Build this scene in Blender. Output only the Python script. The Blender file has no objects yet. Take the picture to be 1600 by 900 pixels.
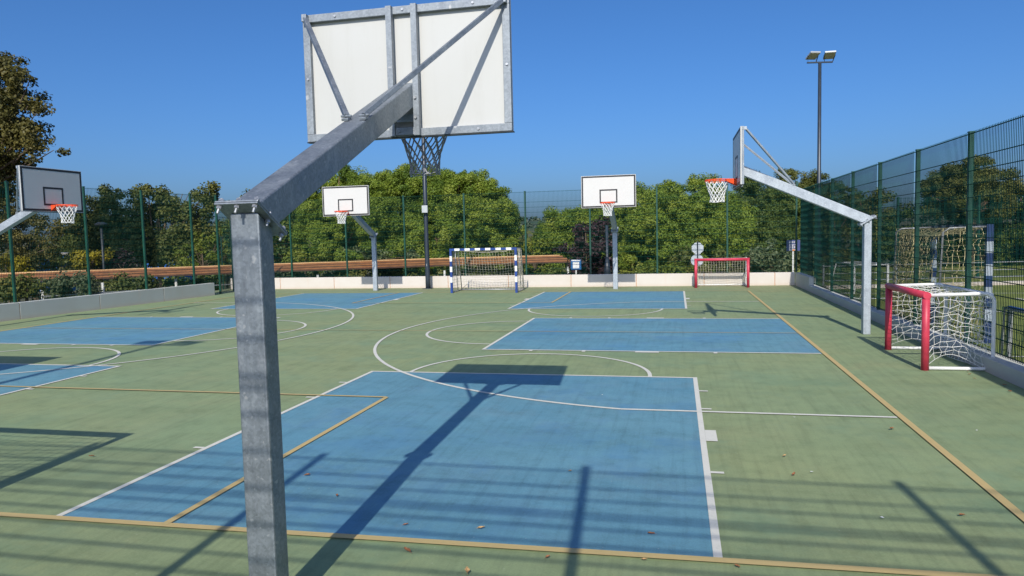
import bpy, math, random
import numpy as np
from mathutils import Vector, Matrix
random.seed(7); rng = np.random.default_rng(11)
S = bpy.context.scene
COL = S.collection
rad = math.radians

# ------------------------------------------------------------------ layout measured from the place
F_PX, PITCH, YAW, ROLL, CAMH = 1128.378, -0.0730, -0.2248, -0.0237, 2.0569
X0, Y0, Y1, XR, XC = -2.1798, 4.5274, 25.3755, 2.3467, -6.8966     # near hoop axis, goal lines, right sideline, pitch centre
YC = (Y0+Y1)/2
def mir(x): return 2*XC-x
XL = mir(XR)
def axes():
    cy, sy, cp, sp = math.cos(YAW), math.sin(YAW), math.cos(PITCH), math.sin(PITCH)
    fw = Vector((sy*cp, cy*cp, sp)); rt = Vector((cy, -sy, 0)); up = rt.cross(fw)
    c, s = math.cos(ROLL), math.sin(ROLL)
    return rt*c+up*s, up*c-rt*s, fw
RT, UP, FW = axes()
CAM = Vector((0, 0, CAMH))
def at(px, py, Y):                      # bearing read off the photo (1600x900) carried out to the distance Y
    v = FW + RT*((px-800)/F_PX) - UP*((py-450)/F_PX)
    return CAM + v*(Y/v.y)
SUN_DIR = Vector((0.073, -1.0, 0.0)).normalized()*math.cos(rad(36.75)) + Vector((0, 0, math.sin(rad(36.75))))

# ------------------------------------------------------------------ materials
MATS = {}
def nodes(name):
    m = bpy.data.materials.new(name); m.use_nodes = True
    nt = m.node_tree; b = nt.nodes['Principled BSDF']
    return m, nt, b
def lk(nt, a, b): nt.links.new(a, b)
def rgb(c): return (c[0], c[1], c[2], 1)
def noise(nt, scale, detail=4, rough=.55, coord='Object', vec_scale=None):
    tc = nt.nodes.new('ShaderNodeTexCoord'); n = nt.nodes.new('ShaderNodeTexNoise')
    n.inputs['Scale'].default_value = scale; n.inputs['Detail'].default_value = detail; n.inputs['Roughness'].default_value = rough
    if vec_scale:
        mp = nt.nodes.new('ShaderNodeMapping'); mp.inputs['Scale'].default_value = vec_scale
        lk(nt, tc.outputs[coord], mp.inputs['Vector']); lk(nt, mp.outputs[0], n.inputs['Vector'])
    else: lk(nt, tc.outputs[coord], n.inputs['Vector'])
    return n.outputs['Fac']
def ramp(nt, fac, stops, interp='LINEAR'):
    r = nt.nodes.new('ShaderNodeValToRGB'); r.color_ramp.interpolation = interp
    e = r.color_ramp.elements
    while len(e) < len(stops): e.new(.5)
    for i, (p, c) in enumerate(stops):
        e[i].position = p; e[i].color = rgb(c) if len(c) == 3 else c
    lk(nt, fac, r.inputs['Fac']); return r.outputs['Color']
def mix(nt, fac, a, b, mode='MIX'):
    n = nt.nodes.new('ShaderNodeMix'); n.data_type = 'RGBA'; n.blend_type = mode
    if hasattr(fac, 'links') : lk(nt, fac, n.inputs[0])
    else: n.inputs[0].default_value = fac
    for s, v in ((n.inputs[6], a), (n.inputs[7], b)):
        if hasattr(v, 'links'): lk(nt, v, s)
        else: s.default_value = rgb(v)
    return n.outputs[2]
def bump(nt, b, fac, strength=.2, dist=.01):
    bn = nt.nodes.new('ShaderNodeBump'); bn.inputs['Strength'].default_value = strength; bn.inputs['Distance'].default_value = dist
    lk(nt, fac, bn.inputs['Height']); lk(nt, bn.outputs[0], b.inputs['Normal'])
def plain(name, c, rough=.6, metal=0, var=.15, scale=6, spec=.4):
    m, nt, b = nodes(name)
    f = noise(nt, scale)
    lo = [x*(1-var) for x in c]; hi = [min(1, x*(1+var)) for x in c]
    lk(nt, ramp(nt, f, [(.3, lo), (.7, hi)]), b.inputs['Base Color'])
    b.inputs['Roughness'].default_value = rough; b.inputs['Metallic'].default_value = metal; b.inputs['Specular IOR Level'].default_value = spec
    MATS[name] = m; return m
def court_mat(name, base, patch, worn, edge_dirt, blotch):
    m, nt, b = nodes(name)
    n1 = noise(nt, .22, 5, .6); n2 = noise(nt, 1.1, 6, .65); n3 = noise(nt, 9, 6, .7)
    n4 = noise(nt, 1.0, 5, .7, vec_scale=(14, .5, 1))            # fine roller streaks along the court
    n5 = noise(nt, .5, 4, .6, vec_scale=(.5, 2.4, 1))            # broad drag marks across it
    c = mix(nt, ramp(nt, n1, [(.35, (0,0,0)), (.68, (1,1,1))]), base, patch)
    c = mix(nt, ramp(nt, n2, [(.48, (0,0,0)), (.75, (.55,.55,.55))]), c, worn)
    c = mix(nt, .6, c, ramp(nt, n4, [(.30, (.74,.74,.74)), (.5, (1,1,1)), (.72, (1.10,1.10,1.08))]), 'MULTIPLY')
    n6 = noise(nt, 70, 3, .6); n7 = noise(nt, .55, 6, .72); n8 = noise(nt, 3.2, 7, .75)
    c = mix(nt, .5, c, ramp(nt, n6, [(.3, (.80,.80,.80)), (.7, (1.18,1.18,1.18))]), 'MULTIPLY')
    c = mix(nt, ramp(nt, n7, [(.50, (0,0,0)), (.62, (.75,.75,.75))]), c, blotch)
    c = mix(nt, .75, c, ramp(nt, n8, [(.36, (.80,.82,.80)), (.5, (1,1,1)), (.66, (1.10,1.09,1.06))]), 'MULTIPLY')
    c = mix(nt, .5, c, ramp(nt, n5, [(.3, (.78,.80,.78)), (.55, (1,1,1))]), 'MULTIPLY')
    c = mix(nt, ramp(nt, n3, [(.60, (0,0,0)), (.78, (.30,.30,.30))]), c, edge_dirt)
    v = nt.nodes.new('ShaderNodeTexVoronoi'); v.inputs['Scale'].default_value = 7.5
    tc = nt.nodes.new('ShaderNodeTexCoord'); lk(nt, tc.outputs['Object'], v.inputs['Vector'])
    c = mix(nt, ramp(nt, v.outputs['Distance'], [(.0, (.5,.5,.5)), (.05, (0,0,0))]), c, (.55,.55,.48))    # small scuffs and crumbs
    sx = nt.nodes.new('ShaderNodeSeparateXYZ'); lk(nt, tc.outputs['Object'], sx.inputs[0])
    mr = nt.nodes.new('ShaderNodeMapRange'); lk(nt, sx.outputs['Y'], mr.inputs['Value']); mr.inputs['From Min'].default_value = 24.6; mr.inputs['From Max'].default_value = 27.8; mr.inputs['To Max'].default_value = .5
    mm = nt.nodes.new('ShaderNodeMath'); mm.operation = 'MULTIPLY'; lk(nt, mr.outputs[0], mm.inputs[0]); lk(nt, ramp(nt, n2, [(.35, (0,)*3), (.6, (1,)*3)]), mm.inputs[1])
    c = mix(nt, mm.outputs[0], c, (.24, .19, .10))                 # sandy dirt trodden in along the far wall
    lk(nt, c, b.inputs['Base Color']); b.inputs['Roughness'].default_value = .75; b.inputs['Specular IOR Level'].default_value = .25
    bump(nt, b, n3, .12, .004)
    MATS[name] = m; return m
court_mat('green acrylic', (.200, .266, .144), (.232, .268, .130), (.262, .258, .134), (.20, .17, .10), (.176, .256, .146))
court_mat('blue acrylic', (.098, .240, .325), (.122, .252, .300), (.165, .250, .278), (.16, .19, .19), (.082, .218, .340))
def line_mat(name, c, under):
    m, nt, b = nodes(name)
    n = noise(nt, 26, 6, .75); n2 = noise(nt, 3, 4)
    a = mix(nt, ramp(nt, n2, [(.3, (.0,)*3), (.8, (.4,)*3)]), c, [x*.78 for x in c])
    lk(nt, mix(nt, ramp(nt, n, [(.56, (0,)*3), (.76, (.75,)*3)]), a, under), b.inputs['Base Color'])
    b.inputs['Roughness'].default_value = .7; MATS[name] = m
line_mat('white line paint', (.60, .585, .51), (.33, .36, .29)); line_mat('tan line paint', (.47, .355, .15), (.34, .29, .13))
def galv(name, base=.30, spot=.55, metal=.25):
    m, nt, b = nodes(name)
    tc = nt.nodes.new('ShaderNodeTexCoord'); v = nt.nodes.new('ShaderNodeTexVoronoi'); v.inputs['Scale'].default_value = 75
    lk(nt, tc.outputs['Object'], v.inputs['Vector'])
    sp = nt.nodes.new('ShaderNodeSeparateColor'); lk(nt, v.outputs['Color'], sp.inputs[0])
    n1 = noise(nt, 5, 5, .65); n2 = noise(nt, 13, 3, .5); n3 = noise(nt, 1.0, 5, .6, vec_scale=(30, 30, 1.2))
    c = ramp(nt, sp.outputs[0], [(0, (base*.82, base*.92, base*1.0)), (1, (base*1.08, base*1.20, base*1.30))])
    c = mix(nt, .55, c, ramp(nt, n1, [(.3, (.62,.63,.66)), (.7, (1.12,1.12,1.12))]), 'MULTIPLY')
    c = mix(nt, .35, c, ramp(nt, n3, [(.3, (.7,.7,.72)), (.65, (1.05,1.05,1.05))]), 'MULTIPLY')
    c = mix(nt, ramp(nt, n2, [(.68, (0,)*3), (.73, (.6,)*3)]), c, (spot, spot, spot*.98))
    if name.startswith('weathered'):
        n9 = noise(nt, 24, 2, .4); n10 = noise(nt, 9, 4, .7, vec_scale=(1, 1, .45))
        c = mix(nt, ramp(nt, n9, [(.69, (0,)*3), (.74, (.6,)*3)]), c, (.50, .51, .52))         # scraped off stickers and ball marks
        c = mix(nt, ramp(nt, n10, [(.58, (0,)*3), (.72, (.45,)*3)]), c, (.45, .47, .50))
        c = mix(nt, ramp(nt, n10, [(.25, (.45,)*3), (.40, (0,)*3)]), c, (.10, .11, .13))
    lk(nt, c, b.inputs['Base Color']); b.inputs['Metallic'].default_value = metal
    lk(nt, ramp(nt, n1, [(.3, (.42,)*3), (.7, (.62,)*3)]), b.inputs['Roughness'])
    bump(nt, b, n2, .05, .003); MATS[name] = m
galv('galvanised steel', .40, .6, .3); galv('galvanised steel bright', .27, .5, .4); galv('weathered galvanised steel', .295, .50, .7)  # near hoop's steel: darker base tone, with scuffs and ball marks
plain('bolt steel', (.42, .43, .44), .4, .7, .2, 40)
plain('board front panel', (.54, .525, .495), .4, 0, .02, 3)
plain('black board line', (.02, .02, .022), .5, 0, .2, 9); plain('orange rim paint', (.80, .085, .022), .45, 0, .12, 20)
plain('net cord', (.72, .71, .68), .85, 0, .1, 30); plain('shaded net cord', (.30, .30, .31), .9, 0, .2, 9); plain('aged net cord', (.50, .46, .36), .9, 0, .25, 3); plain('yellowed net cord', (.46, .40, .22), .9, 0, .3, 4)  # near hoop's cord colour is darkened for the backboard's shade
plain('green coated steel', (.006, .054, .035), .42, .0, .25, 3, .5); plain('dark green coated wire', (.003, .040, .030), .75, 0, .2, 4, .15)
plain('slate pole paint', (.026, .036, .050), .4, .1, .15, 4, .5); plain('black fitting', (.02, .024, .03), .5, 0, .2, 10)
plain('lamp glass', (.55, .50, .40), .15, 0, .2, 12, .6); plain('lamp housing', (.40, .42, .42), .4, .3, .1, 8)
plain('blue goal paint', (.012, .045, .20), .5, 0, .25, 8); plain('white goal paint', (.70, .70, .68), .45, 0, .06, 8)
plain('red goal paint', (.47, .040, .072), .45, 0, .15, 7); plain('grey goal steel', (.36, .37, .38), .45, .4, .2, 9)
plain('sign blue', (.015, .11, .30), .45, 0, .1, 12); plain('sign violet blue', (.040, .055, .16), .45, 0, .15, 12)
plain('faded sign white', (.38, .37, .40), .6, 0, .1, 10); plain('faded white goal paint', (.36, .41, .47), .6, 0, .15, 6); plain('faded blue goal paint', (.010, .030, .11), .6, 0, .25, 8); plain('sign white', (.72, .72, .70), .45, 0, .03, 10); plain('sign back grey', (.52, .56, .60), .42, .3, .06, 9); plain('sign orange', (.55, .20, .05), .5, 0, .1, 10)  # sign white and turf goal tones darkened in colour for the fence mesh
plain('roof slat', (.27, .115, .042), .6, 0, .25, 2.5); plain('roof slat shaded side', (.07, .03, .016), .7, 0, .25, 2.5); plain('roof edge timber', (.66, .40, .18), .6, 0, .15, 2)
plain('pale post paint', (.50, .50, .46), .6, 0, .1, 6); plain('terracotta', (.30, .075, .045), .8, 0, .2, 5)
plain('blue container paint', (.03, .13, .42), .5, 0, .2, 2); plain('pale container roof', (.68, .66, .62), .6, 0, .08, 2)
plain('dry leaf brown', (.28, .12, .05), .8, 0, .3, 40); plain('dry leaf tan', (.42, .27, .12), .8, 0, .3, 40); plain('paper scrap', (.68, .68, .64), .8, 0, .05, 40)
plain('bark', (.10, .070, .045), .9, 0, .35, 9); plain('pine bark', (.13, .075, .05), .9, 0, .35, 9)
plain('dry soil', (.075, .075, .035), .95, 0, .3, .6); plain('artificial turf', (.165, .195, .034), .85, 0, .18, 1.3); plain('hill cover', (.035, .055, .030), .95, 0, .5, .12)
plain('asphalt path', (.10, .10, .10), .9, 0, .2, 4)
def wall_mat(name, c):
    m, nt, b = nodes(name)
    n1 = noise(nt, .9, 5, .6); n2 = noise(nt, 7, 6, .7); n3 = noise(nt, 1, 5, .6, vec_scale=(5, 5, .5))
    col = mix(nt, ramp(nt, n1, [(.35, (0,)*3), (.7, (1,)*3)]), c, (c[0]*.92, c[1]*.90, c[2]*.86))
    col = mix(nt, ramp(nt, n3, [(.60, (0,)*3), (.82, (.5,)*3)]), col, (.55, .40, .30))
    tc = nt.nodes.new('ShaderNodeTexCoord'); sx = nt.nodes.new('ShaderNodeSeparateXYZ'); lk(nt, tc.outputs['Object'], sx.inputs[0])
    foot = ramp(nt, sx.outputs['Z'], [(.0, (.55,)*3), (.12, (0,)*3)])
    col = mix(nt, foot, col, (.50, .40, .31))                    # dirt splashed on the foot of the wall
    col = mix(nt, ramp(nt, n2, [(.62, (0,)*3), (.8, (.35,)*3)]), col, (.52, .47, .42))
    lk(nt, col, b.inputs['Base Color']); b.inputs['Roughness'].default_value = .85; b.inputs['Specular IOR Level'].default_value = .2
    bump(nt, b, n2, .15, .004); MATS[name] = m
wall_mat('cream painted concrete', (.555, .515, .47)); wall_mat('grey painted concrete', (.46, .475, .445))
def board_rear():
    m, nt, b = nodes('board rear panel')
    n1 = noise(nt, 1, 5, .65, vec_scale=(11, 11, .8)); n2 = noise(nt, 2.2, 5, .6); n3 = noise(nt, 30, 4, .7)
    c = mix(nt, ramp(nt, n1, [(.52, (0,)*3), (.75, (.5,)*3)]), (.475, .478, .455), (.43, .43, .40))
    c = mix(nt, ramp(nt, n2, [(.5, (0,)*3), (.75, (.4,)*3)]), c, (.455, .452, .42))
    c = mix(nt, ramp(nt, n3, [(.66, (0,)*3), (.75, (.3,)*3)]), c, (.33, .32, .29))
    lk(nt, c, b.inputs['Base Color']); b.inputs['Roughness'].default_value = .55; MATS['board rear panel'] = m
board_rear()
plain('rust stain', (.45, .22, .10), .9, 0, .3, 9)
def leaf_mat(name, dark, mid, light, trans=.28):
    m, nt, b = nodes(name)
    a = nt.nodes.new('ShaderNodeAttribute'); a.attribute_name = 'tint'
    c = ramp(nt, a.outputs['Fac'], [(0, dark), (.5, mid), (1, light)])
    lk(nt, c, b.inputs['Base Color']); b.inputs['Roughness'].default_value = .55; b.inputs['Specular IOR Level'].default_value = .3
    t = nt.nodes.new('ShaderNodeBsdfTranslucent'); lk(nt, c, t.inputs['Color'])
    ms = nt.nodes.new('ShaderNodeMixShader'); ms.inputs[0].default_value = trans
    lk(nt, b.outputs[0], ms.inputs[1]); lk(nt, t.outputs[0], ms.inputs[2])
    lk(nt, ms.outputs[0], nt.nodes['Material Output'].inputs['Surface']); MATS[name] = m
leaf_mat('pine needles', (.085, .145, .020), (.185, .260, .032), (.300, .345, .050), .42)
leaf_mat('dark pine needles', (.045, .076, .018), (.092, .135, .026), (.145, .180, .036), .35)
leaf_mat('olive needles', (.075, .095, .022), (.125, .142, .032), (.185, .175, .040), .35)
leaf_mat('oak leaves', (.065, .085, .022), (.120, .140, .034), (.185, .180, .042), .35)
leaf_mat('brown oak leaves', (.058, .060, .018), (.112, .104, .027), (.175, .145, .036), .32)
leaf_mat('broad leaves', (.060, .095, .020), (.110, .150, .030), (.165, .195, .040), .35)
leaf_mat('bright leaves', (.100, .140, .020), (.175, .215, .028), (.240, .255, .036), .35)
leaf_mat('yellow leaves', (.13, .12, .012), (.26, .22, .015), (.34, .27, .02))
leaf_mat('purple leaves', (.016, .009, .011), (.036, .018, .022), (.065, .030, .036), .15)
leaf_mat('rust leaves', (.09, .055, .015), (.16, .10, .02), (.20, .14, .03))
leaf_mat('blue grey leaves', (.060, .085, .040), (.100, .130, .060), (.150, .170, .075), .3)
leaf_mat('hill leaves', (.035, .052, .035), (.050, .070, .045), (.065, .085, .055), .1)

# ------------------------------------------------------------------ mesh helpers
class MB:
    def __init__(s): s.v = []; s.f = []; s.m = []
    def add(s, vs, fs, mi=0):
        o = len(s.v); s.v += [tuple(p) for p in vs]; s.f += [tuple(i+o for i in q) for q in fs]; s.m += [mi]*len(fs); return s
    def box(s, lo, hi, mi=0, M=None):
        x0, y0, z0 = lo; x1, y1, z1 = hi
        vs = [Vector(p) for p in ((x0,y0,z0),(x1,y0,z0),(x1,y1,z0),(x0,y1,z0),(x0,y0,z1),(x1,y0,z1),(x1,y1,z1),(x0,y1,z1))]
        if M: vs = [M @ p for p in vs]
        return s.add(vs, ((3,2,1,0),(4,5,6,7),(0,1,5,4),(1,2,6,5),(2,3,7,6),(3,0,4,7)), mi)
    def bar(s, a, b, w, h, mi=0, up=(0,0,1)):       # rectangular bar a->b, w across, h along up
        a, b = Vector(a), Vector(b); d = (b-a).normalized(); u = Vector(up)
        x = d.cross(u)
        if x.length < 1e-4: x = d.cross(Vector((0,1,0)))
        x.normalize(); u = x.cross(d)
        vs = [p + x*(sx*w/2) + u*(sz*h/2) for p in (a, b) for sx, sz in ((-1,-1),(1,-1),(1,1),(-1,1))]
        return s.add(vs, ((0,1,2,3),(7,6,5,4),(4,5,1,0),(5,6,2,1),(6,7,3,2),(7,4,0,3)), mi)
    def tube(s, pts, r, n=8, mi=0, closed=False):
        pts = [Vector(p) for p in pts]; k = len(pts); rr = r if isinstance(r, (list, tuple)) else [r]*k
        vs = []; prev = None
        for i, p in enumerate(pts):
            if closed: d = pts[(i+1) % k]-pts[i-1]
            else: d = pts[min(i+1, k-1)]-pts[max(i-1, 0)]
            d.normalize()
            if prev is None:
                prev = d.orthogonal().normalized()
            x = prev - d*prev.dot(d)
            x = x.normalized() if x.length > 1e-5 else d.orthogonal().normalized()
            prev = x; y = d.cross(x)
            for j in range(n):
                a = 2*math.pi*j/n; vs.append(p + (x*math.cos(a)+y*math.sin(a))*rr[i])
        fs = []
        for i in range(k if closed else k-1):
            i2 = (i+1) % k
            for j in range(n): fs.append((i*n+j, i*n+(j+1) % n, i2*n+(j+1) % n, i2*n+j))
        if not closed: fs += [tuple(range(n-1, -1, -1)), tuple((k-1)*n+j for j in range(n))]
        return s.add(vs, fs, mi)
    def build(s, name, mats, parent=None, smooth=False, bevel=0):
        me = bpy.data.meshes.new(name); me.from_pydata(s.v, [], s.f)
        for m in (mats if isinstance(mats, (list, tuple)) else [mats]): me.materials.append(MATS[m])
        me.polygons.foreach_set('material_index', s.m)
        if smooth: me.polygons.foreach_set('use_smooth', [True]*len(s.f))
        me.update()
        o = bpy.data.objects.new(name, me); COL.objects.link(o)
        if parent: o.parent = parent
        if bevel:
            b = o.modifiers.new('bevel', 'BEVEL'); b.width = bevel; b.segments = 2; b.limit_method = 'ANGLE'
        return o
def tag(o, label=None, cat=None, group=None, kind=None):
    if label: o['label'] = label
    if cat: o['category'] = cat
    if group: o['group'] = group
    if kind: o['kind'] = kind
    return o
def empty(name, loc, rz=0, label=None, cat=None, group=None):
    o = bpy.data.objects.new(name, None); COL.objects.link(o); o.location = loc; o.rotation_euler = (0, 0, rz); o.empty_display_size = .2
    return tag(o, label, cat, group)
def copy_tree(o, parent=None):
    c = o.copy(); COL.objects.link(c)
    if parent: c.parent = parent
    for ch in o.children: copy_tree(ch, c)
    return c
def text_mesh(body, size, mat, parent, M, name='lettering', ext=.002, align='CENTER'):
    cu = bpy.data.curves.new(name, 'FONT'); cu.body = body; cu.size = size; cu.extrude = ext; cu.align_x = align; cu.align_y = 'CENTER'; cu.resolution_u = 2
    t = bpy.data.objects.new('tmp', cu); COL.objects.link(t)
    dg = bpy.context.evaluated_depsgraph_get(); me = bpy.data.meshes.new_from_object(t.evaluated_get(dg))
    bpy.data.objects.remove(t); me.transform(M); me.materials.clear(); me.materials.append(MATS[mat])
    o = bpy.data.objects.new(name, me); COL.objects.link(o); o.parent = parent; return o

# ------------------------------------------------------------------ ground and courts
def grid_sheet(name, xs, ys, zf, mat):
    b = MB(); nx = len(xs)
    b.v = [(x, y, zf(x, y)) for y in ys for x in xs]
    b.f = [(j*nx+i, j*nx+i+1, (j+1)*nx+i+1, (j+1)*nx+i) for j in range(len(ys)-1) for i in range(nx-1)]; b.m = [0]*len(b.f)
    return b.build(name, mat, smooth=True)
lin = lambda a, b, n: [a+(b-a)*i/(n-1) for i in range(n)]
def ground_z(x, y):
    z = -1.75
    if y > 60: z += .02*(y-60)
    return z + .25*math.sin(x*.13+1)*math.sin(y*.11)
gs = [-700, -400, -220, -140]+lin(-90, 90, 46)+[140, 220, 400, 700]
tag(grid_sheet('ground', gs, [-120, -60]+lin(-20, 120, 40)+[180, 300, 500, 900], ground_z, 'dry soil'), kind='structure')
tag(MB().box((-19.2, -6, -2.2), (4.42, 28.2, 0)).build('court', 'green acrylic'), kind='structure')
tag(MB().box((4.424, -8, -2.2), (46, 40, -.02)).build('turf_pitch', 'artificial turf'), kind='structure')
b = MB()
def sheet(b, x0, y0, x1, y1, z, mi=0): b.add([(x0,y0,z),(x1,y0,z),(x1,y1,z),(x0,y1,z)], [(0,1,2,3)], mi)
ZA, ZB, ZT = .004, .008, .0118
def ynear(x): return Y0+.024*(x-.27)          # the near goal line is painted very slightly askew
for xc in (X0, mir(X0)):
    b.add([(xc-2.45, ynear(xc-2.45), ZA), (xc+2.45, ynear(xc+2.45), ZA), (xc+2.45, Y0+5.8, ZA), (xc-2.45, Y0+5.8, ZA)], [(0,1,2,3)]); sheet(b, xc-2.45, Y1-5.8, xc+2.45, Y1, ZA)
sheet(b, XR-5.8, YC-2.45, XR, YC+2.45, ZA); sheet(b, XL, YC-2.45, XL+5.8, YC+2.45, ZA)
tag(b.build('painted_key_areas', 'blue acrylic'), kind='structure')
W = .056
wb = MB(); tb = MB()
def line(b, p, q, w, z):
    p, q = Vector((*p, 0)), Vector((*q, 0)); d = (q-p).normalized(); n = Vector((-d.y, d.x, 0))*w/2
    b.add([(p.x-n.x, p.y-n.y, z), (q.x-n.x, q.y-n.y, z), (q.x+n.x, q.y+n.y, z), (p.x+n.x, p.y+n.y, z)], [(0,1,2,3)])
def arc(b, c, r, a0, a1, w, z, n=72):
    vs = []
    for i in range(n+1):
        a = a0+(a1-a0)*i/n
        for q in (r-w/2, r+w/2): vs.append((c[0]+q*math.cos(a), c[1]+q*math.sin(a), z))
    b.add(vs, [(2*i, 2*i+1, 2*i+3, 2*i+2) for i in range(n)])
def key_lines(xc, yb, sy):         # court running along y from baseline yb
    yf = yb+sy*5.8
    for s in (-1, 1): line(wb, (xc+s*(2.45-W/2), (ynear(xc+s*2.45)+.03) if sy > 0 else yb-.05), (xc+s*(2.45-W/2), yf), W, ZB)
    line(wb, (xc-2.45+W, yf-sy*W/2), (xc+2.45-W, yf-sy*W/2), W, ZB)
    a = 0 if sy > 0 else math.pi
    arc(wb, (xc, yf), 1.8, a, a+math.pi, W, ZB)
    for s in (-1, 1):
        e = xc+s*2.451
        for t, w in ((1.70, .05), (2.84, .40), (3.96, .05), (4.92, .05)):
            line(wb, (e, yb+sy*t), (e+s*.11, yb+sy*t), w, ZB)
def key_lines_side(xb, yc, sx):
    xf = xb+sx*5.8
    for s in (-1, 1): line(wb, (xb+sx*.05, yc+s*(2.45-W/2)), (xf, yc+s*(2.45-W/2)), W, ZB)
    line(wb, (xf-sx*W/2, yc-2.45+W), (xf-sx*W/2, yc+2.45-W), W, ZB)
    a = -math.pi/2 if sx > 0 else math.pi/2
    arc(wb, (xf, yc), 1.8, a, a+math.pi, W, ZB)
    for s in (-1, 1):
        e = yc+s*2.451
        for t, w in ((1.72, .06), (2.85, .40), (3.94, .06), (4.88, .06)): line(wb, (xb+sx*t, e), (xb+sx*t, e+s*.1), w, ZB)
    cx = xb+sx*1.575; ry = 6.60; r = 6.75; a1 = math.asin(ry/r)
    z3 = ZB+.0019
    if sx < 0: arc(wb, (cx, yc), r, math.pi-a1, math.pi+a1, W, z3, 110)
    else: arc(wb, (cx, yc), r, -a1, a1, W, z3, 110)
    for s in (-1, 1): line(wb, (xb+sx*.05, yc+s*ry), (cx+sx*r*math.cos(a1), yc+s*ry), W, z3)
for xc in (X0, mir(X0)): key_lines(xc, Y0, 1); key_lines(xc, Y1, -1)
key_lines_side(XR, YC, -1); key_lines_side(XL, YC, 1)
tag(wb.build('white_court_lines', 'white line paint'), kind='structure')
WT = .07
line(tb, (XL, ynear(XL)), (XR, ynear(XR)), WT, ZT); line(tb, (XL, Y1), (XR, Y1), .05, ZT)
for x in (XR, XL): line(tb, (x, Y0), (x, Y1), WT, ZT+.0015)
line(tb, (XL, YC), (XR, YC), .035, ZT)
XB, DB = -3.66, 4.07
for yb, s in ((Y0, 1), (Y1, -1)):
    for x in (XB, mir(XB)): line(tb, (x, ynear(x) if s > 0 else yb), (x, yb+s*DB), .06, ZT+.0015)
    line(tb, (XB, yb+s*DB), (mir(XB), yb+s*DB), .05, ZT+.003)
tag(tb.build('tan_pitch_lines', 'tan line paint'), kind='structure')
pb = MB()
line(pb, (4.7, 24.4), (40, 24.4-1.5), .08, -.013); line(pb, (9.2, 6), (9.2, 22.6), .08, -.013); line(pb, (4.7, 19.2), (28, 18.2), .08, -.0125); line(pb, (4.7, 12.6), (9.1, 12.6), .07, -.0125)
tag(pb.build('turf_lines', 'white line paint'), kind='structure')

# ------------------------------------------------------------------ walls
def wall(name, a, b_, th, h, mat, label, side, joints, stains=()):
    """concrete wall from a to b_; its court face runs on the line a-b_, thickness towards `side`"""
    a, b_ = Vector((*a, 0)), Vector((*b_, 0)); d = b_-a; L = d.length; d.normalize()
    o = empty(name, a, math.atan2(d.y, d.x), label, 'wall')
    m = MB(); edges = [0]+list(joints)+[L]
    for i in range(len(edges)-1):
        m.box((edges[i]+.010, 0, -.05), (edges[i+1]-.010, side*th, h)) if side > 0 else m.box((edges[i]+.010, side*th, -.05), (edges[i+1]-.010, 0, h))
    m.build('wall_body', mat, o, bevel=.008)
    j = MB()
    for e in joints:
        lo, hi = sorted((side*.012, side*(th-.012)))
        j.box((e-.0095, lo, 0), (e+.0095, hi, h-.012))
    if joints: j.build('expansion_joint', 'rust stain', o)
    return o
JF = [2.4+2.5*i for i in range(9)]
wall('back_wall', (-18.9, 27.8), (4.2, 27.8), .22, .47, 'cream painted concrete', 'long low cream concrete wall behind the far hoops, fence standing on top', 1, JF)
wall('side_wall', (-17.55, 24.8), (-18.55, 12.8), .22, .48, 'grey painted concrete', 'low concrete wall in shade along the left side, under the left fence', -1, [2.6, 5.3, 8.0, 10.6])
wall('corner_wall', (4.2, 27.8), (4.2, 25.0), .22, .47, 'grey painted concrete', 'short stub of wall turning the far right corner', 1, [])
wall('kerb_wall', (4.2, 25.0), (4.2, -.3), .30, .2, 'grey painted concrete', 'low pale concrete kerb under the right fence', 1, [2.5*i for i in range(1, 10)])
wall('terrace_wall', (-19, -.25), (4.2, -.25), .2, .5, 'grey painted concrete', 'low concrete wall under the near fence behind the viewer', -1, JF)

# ------------------------------------------------------------------ mesh fences
def fence(name, label, a, b_, base, top, posts, wire_v=.0055, wire_h=.008, skip=None, joint=None, pw=.062, double_top=False):
    a, b_ = Vector((*a, 0)), Vector((*b_, 0)); d = b_-a; L = d.length; d.normalize()
    o = empty(name, (a.x, a.y, base), math.atan2(d.y, d.x), label, 'fence'); H = top-base
    for t in posts:
        m = MB(); m.box((t-pw/2, -.035, 0), (t+pw/2, .035, H+.03))
        p = m.build('fence_post', 'green coated steel', o, bevel=.006)
        MB().box((t-pw/2-.004, -.039, H+.03), (t+pw/2+.004, .039, H+.052)).build('post_cap', 'green coated steel', p)
    bays = sorted(set([0.0]+[t for t in posts]+[L]))
    for t0, t1 in zip(bays, bays[1:]):
        if t1-t0 < .15 or (skip and skip(t0, t1)): continue
        m = MB(); x = t0+.05
        while x < t1-.02:
            m.box((x-wire_v/2, -.054, .03), (x+wire_v/2, -.054+wire_v, H+.03)); x += .05
        z = .06; zs = []
        while z < H+.001: zs.append(z); z += .2
        zs[-1] = H
        if joint: zs += [joint-.05]
        for z in zs:
            for q in (-.0545-wire_h, -.0535+wire_v): m.box((t0+.02, q, z-wire_h/2), (t1-.02, q+wire_h, z+wire_h/2))
        m.build('mesh_panel', 'dark green coated wire', o)
    return o
fence('mesh_fence', 'tall green wire mesh fence standing on the far cream wall', (-18.7, 27.92), (4.35, 27.92), .47, 3.72, [18.7+x for x in (-18.5, -15.98, -13.43, -10.84, -8.28, -5.78, -3.24, -.71, 1.84, 4.25)])
fy = [27.7, 25.05, 22.5, 20.02, 17.5, 14.93, 12.45, 9.93, 7.4, 4.9, 2.4, 0.]
fence('mesh_fence', 'tall green wire mesh fence along the right side, on the low kerb', (4.4, 27.7), (4.4, -.3), .2, 3.42, [27.7-y for y in fy], pw=.078, wire_v=.0065, wire_h=.009)
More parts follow.
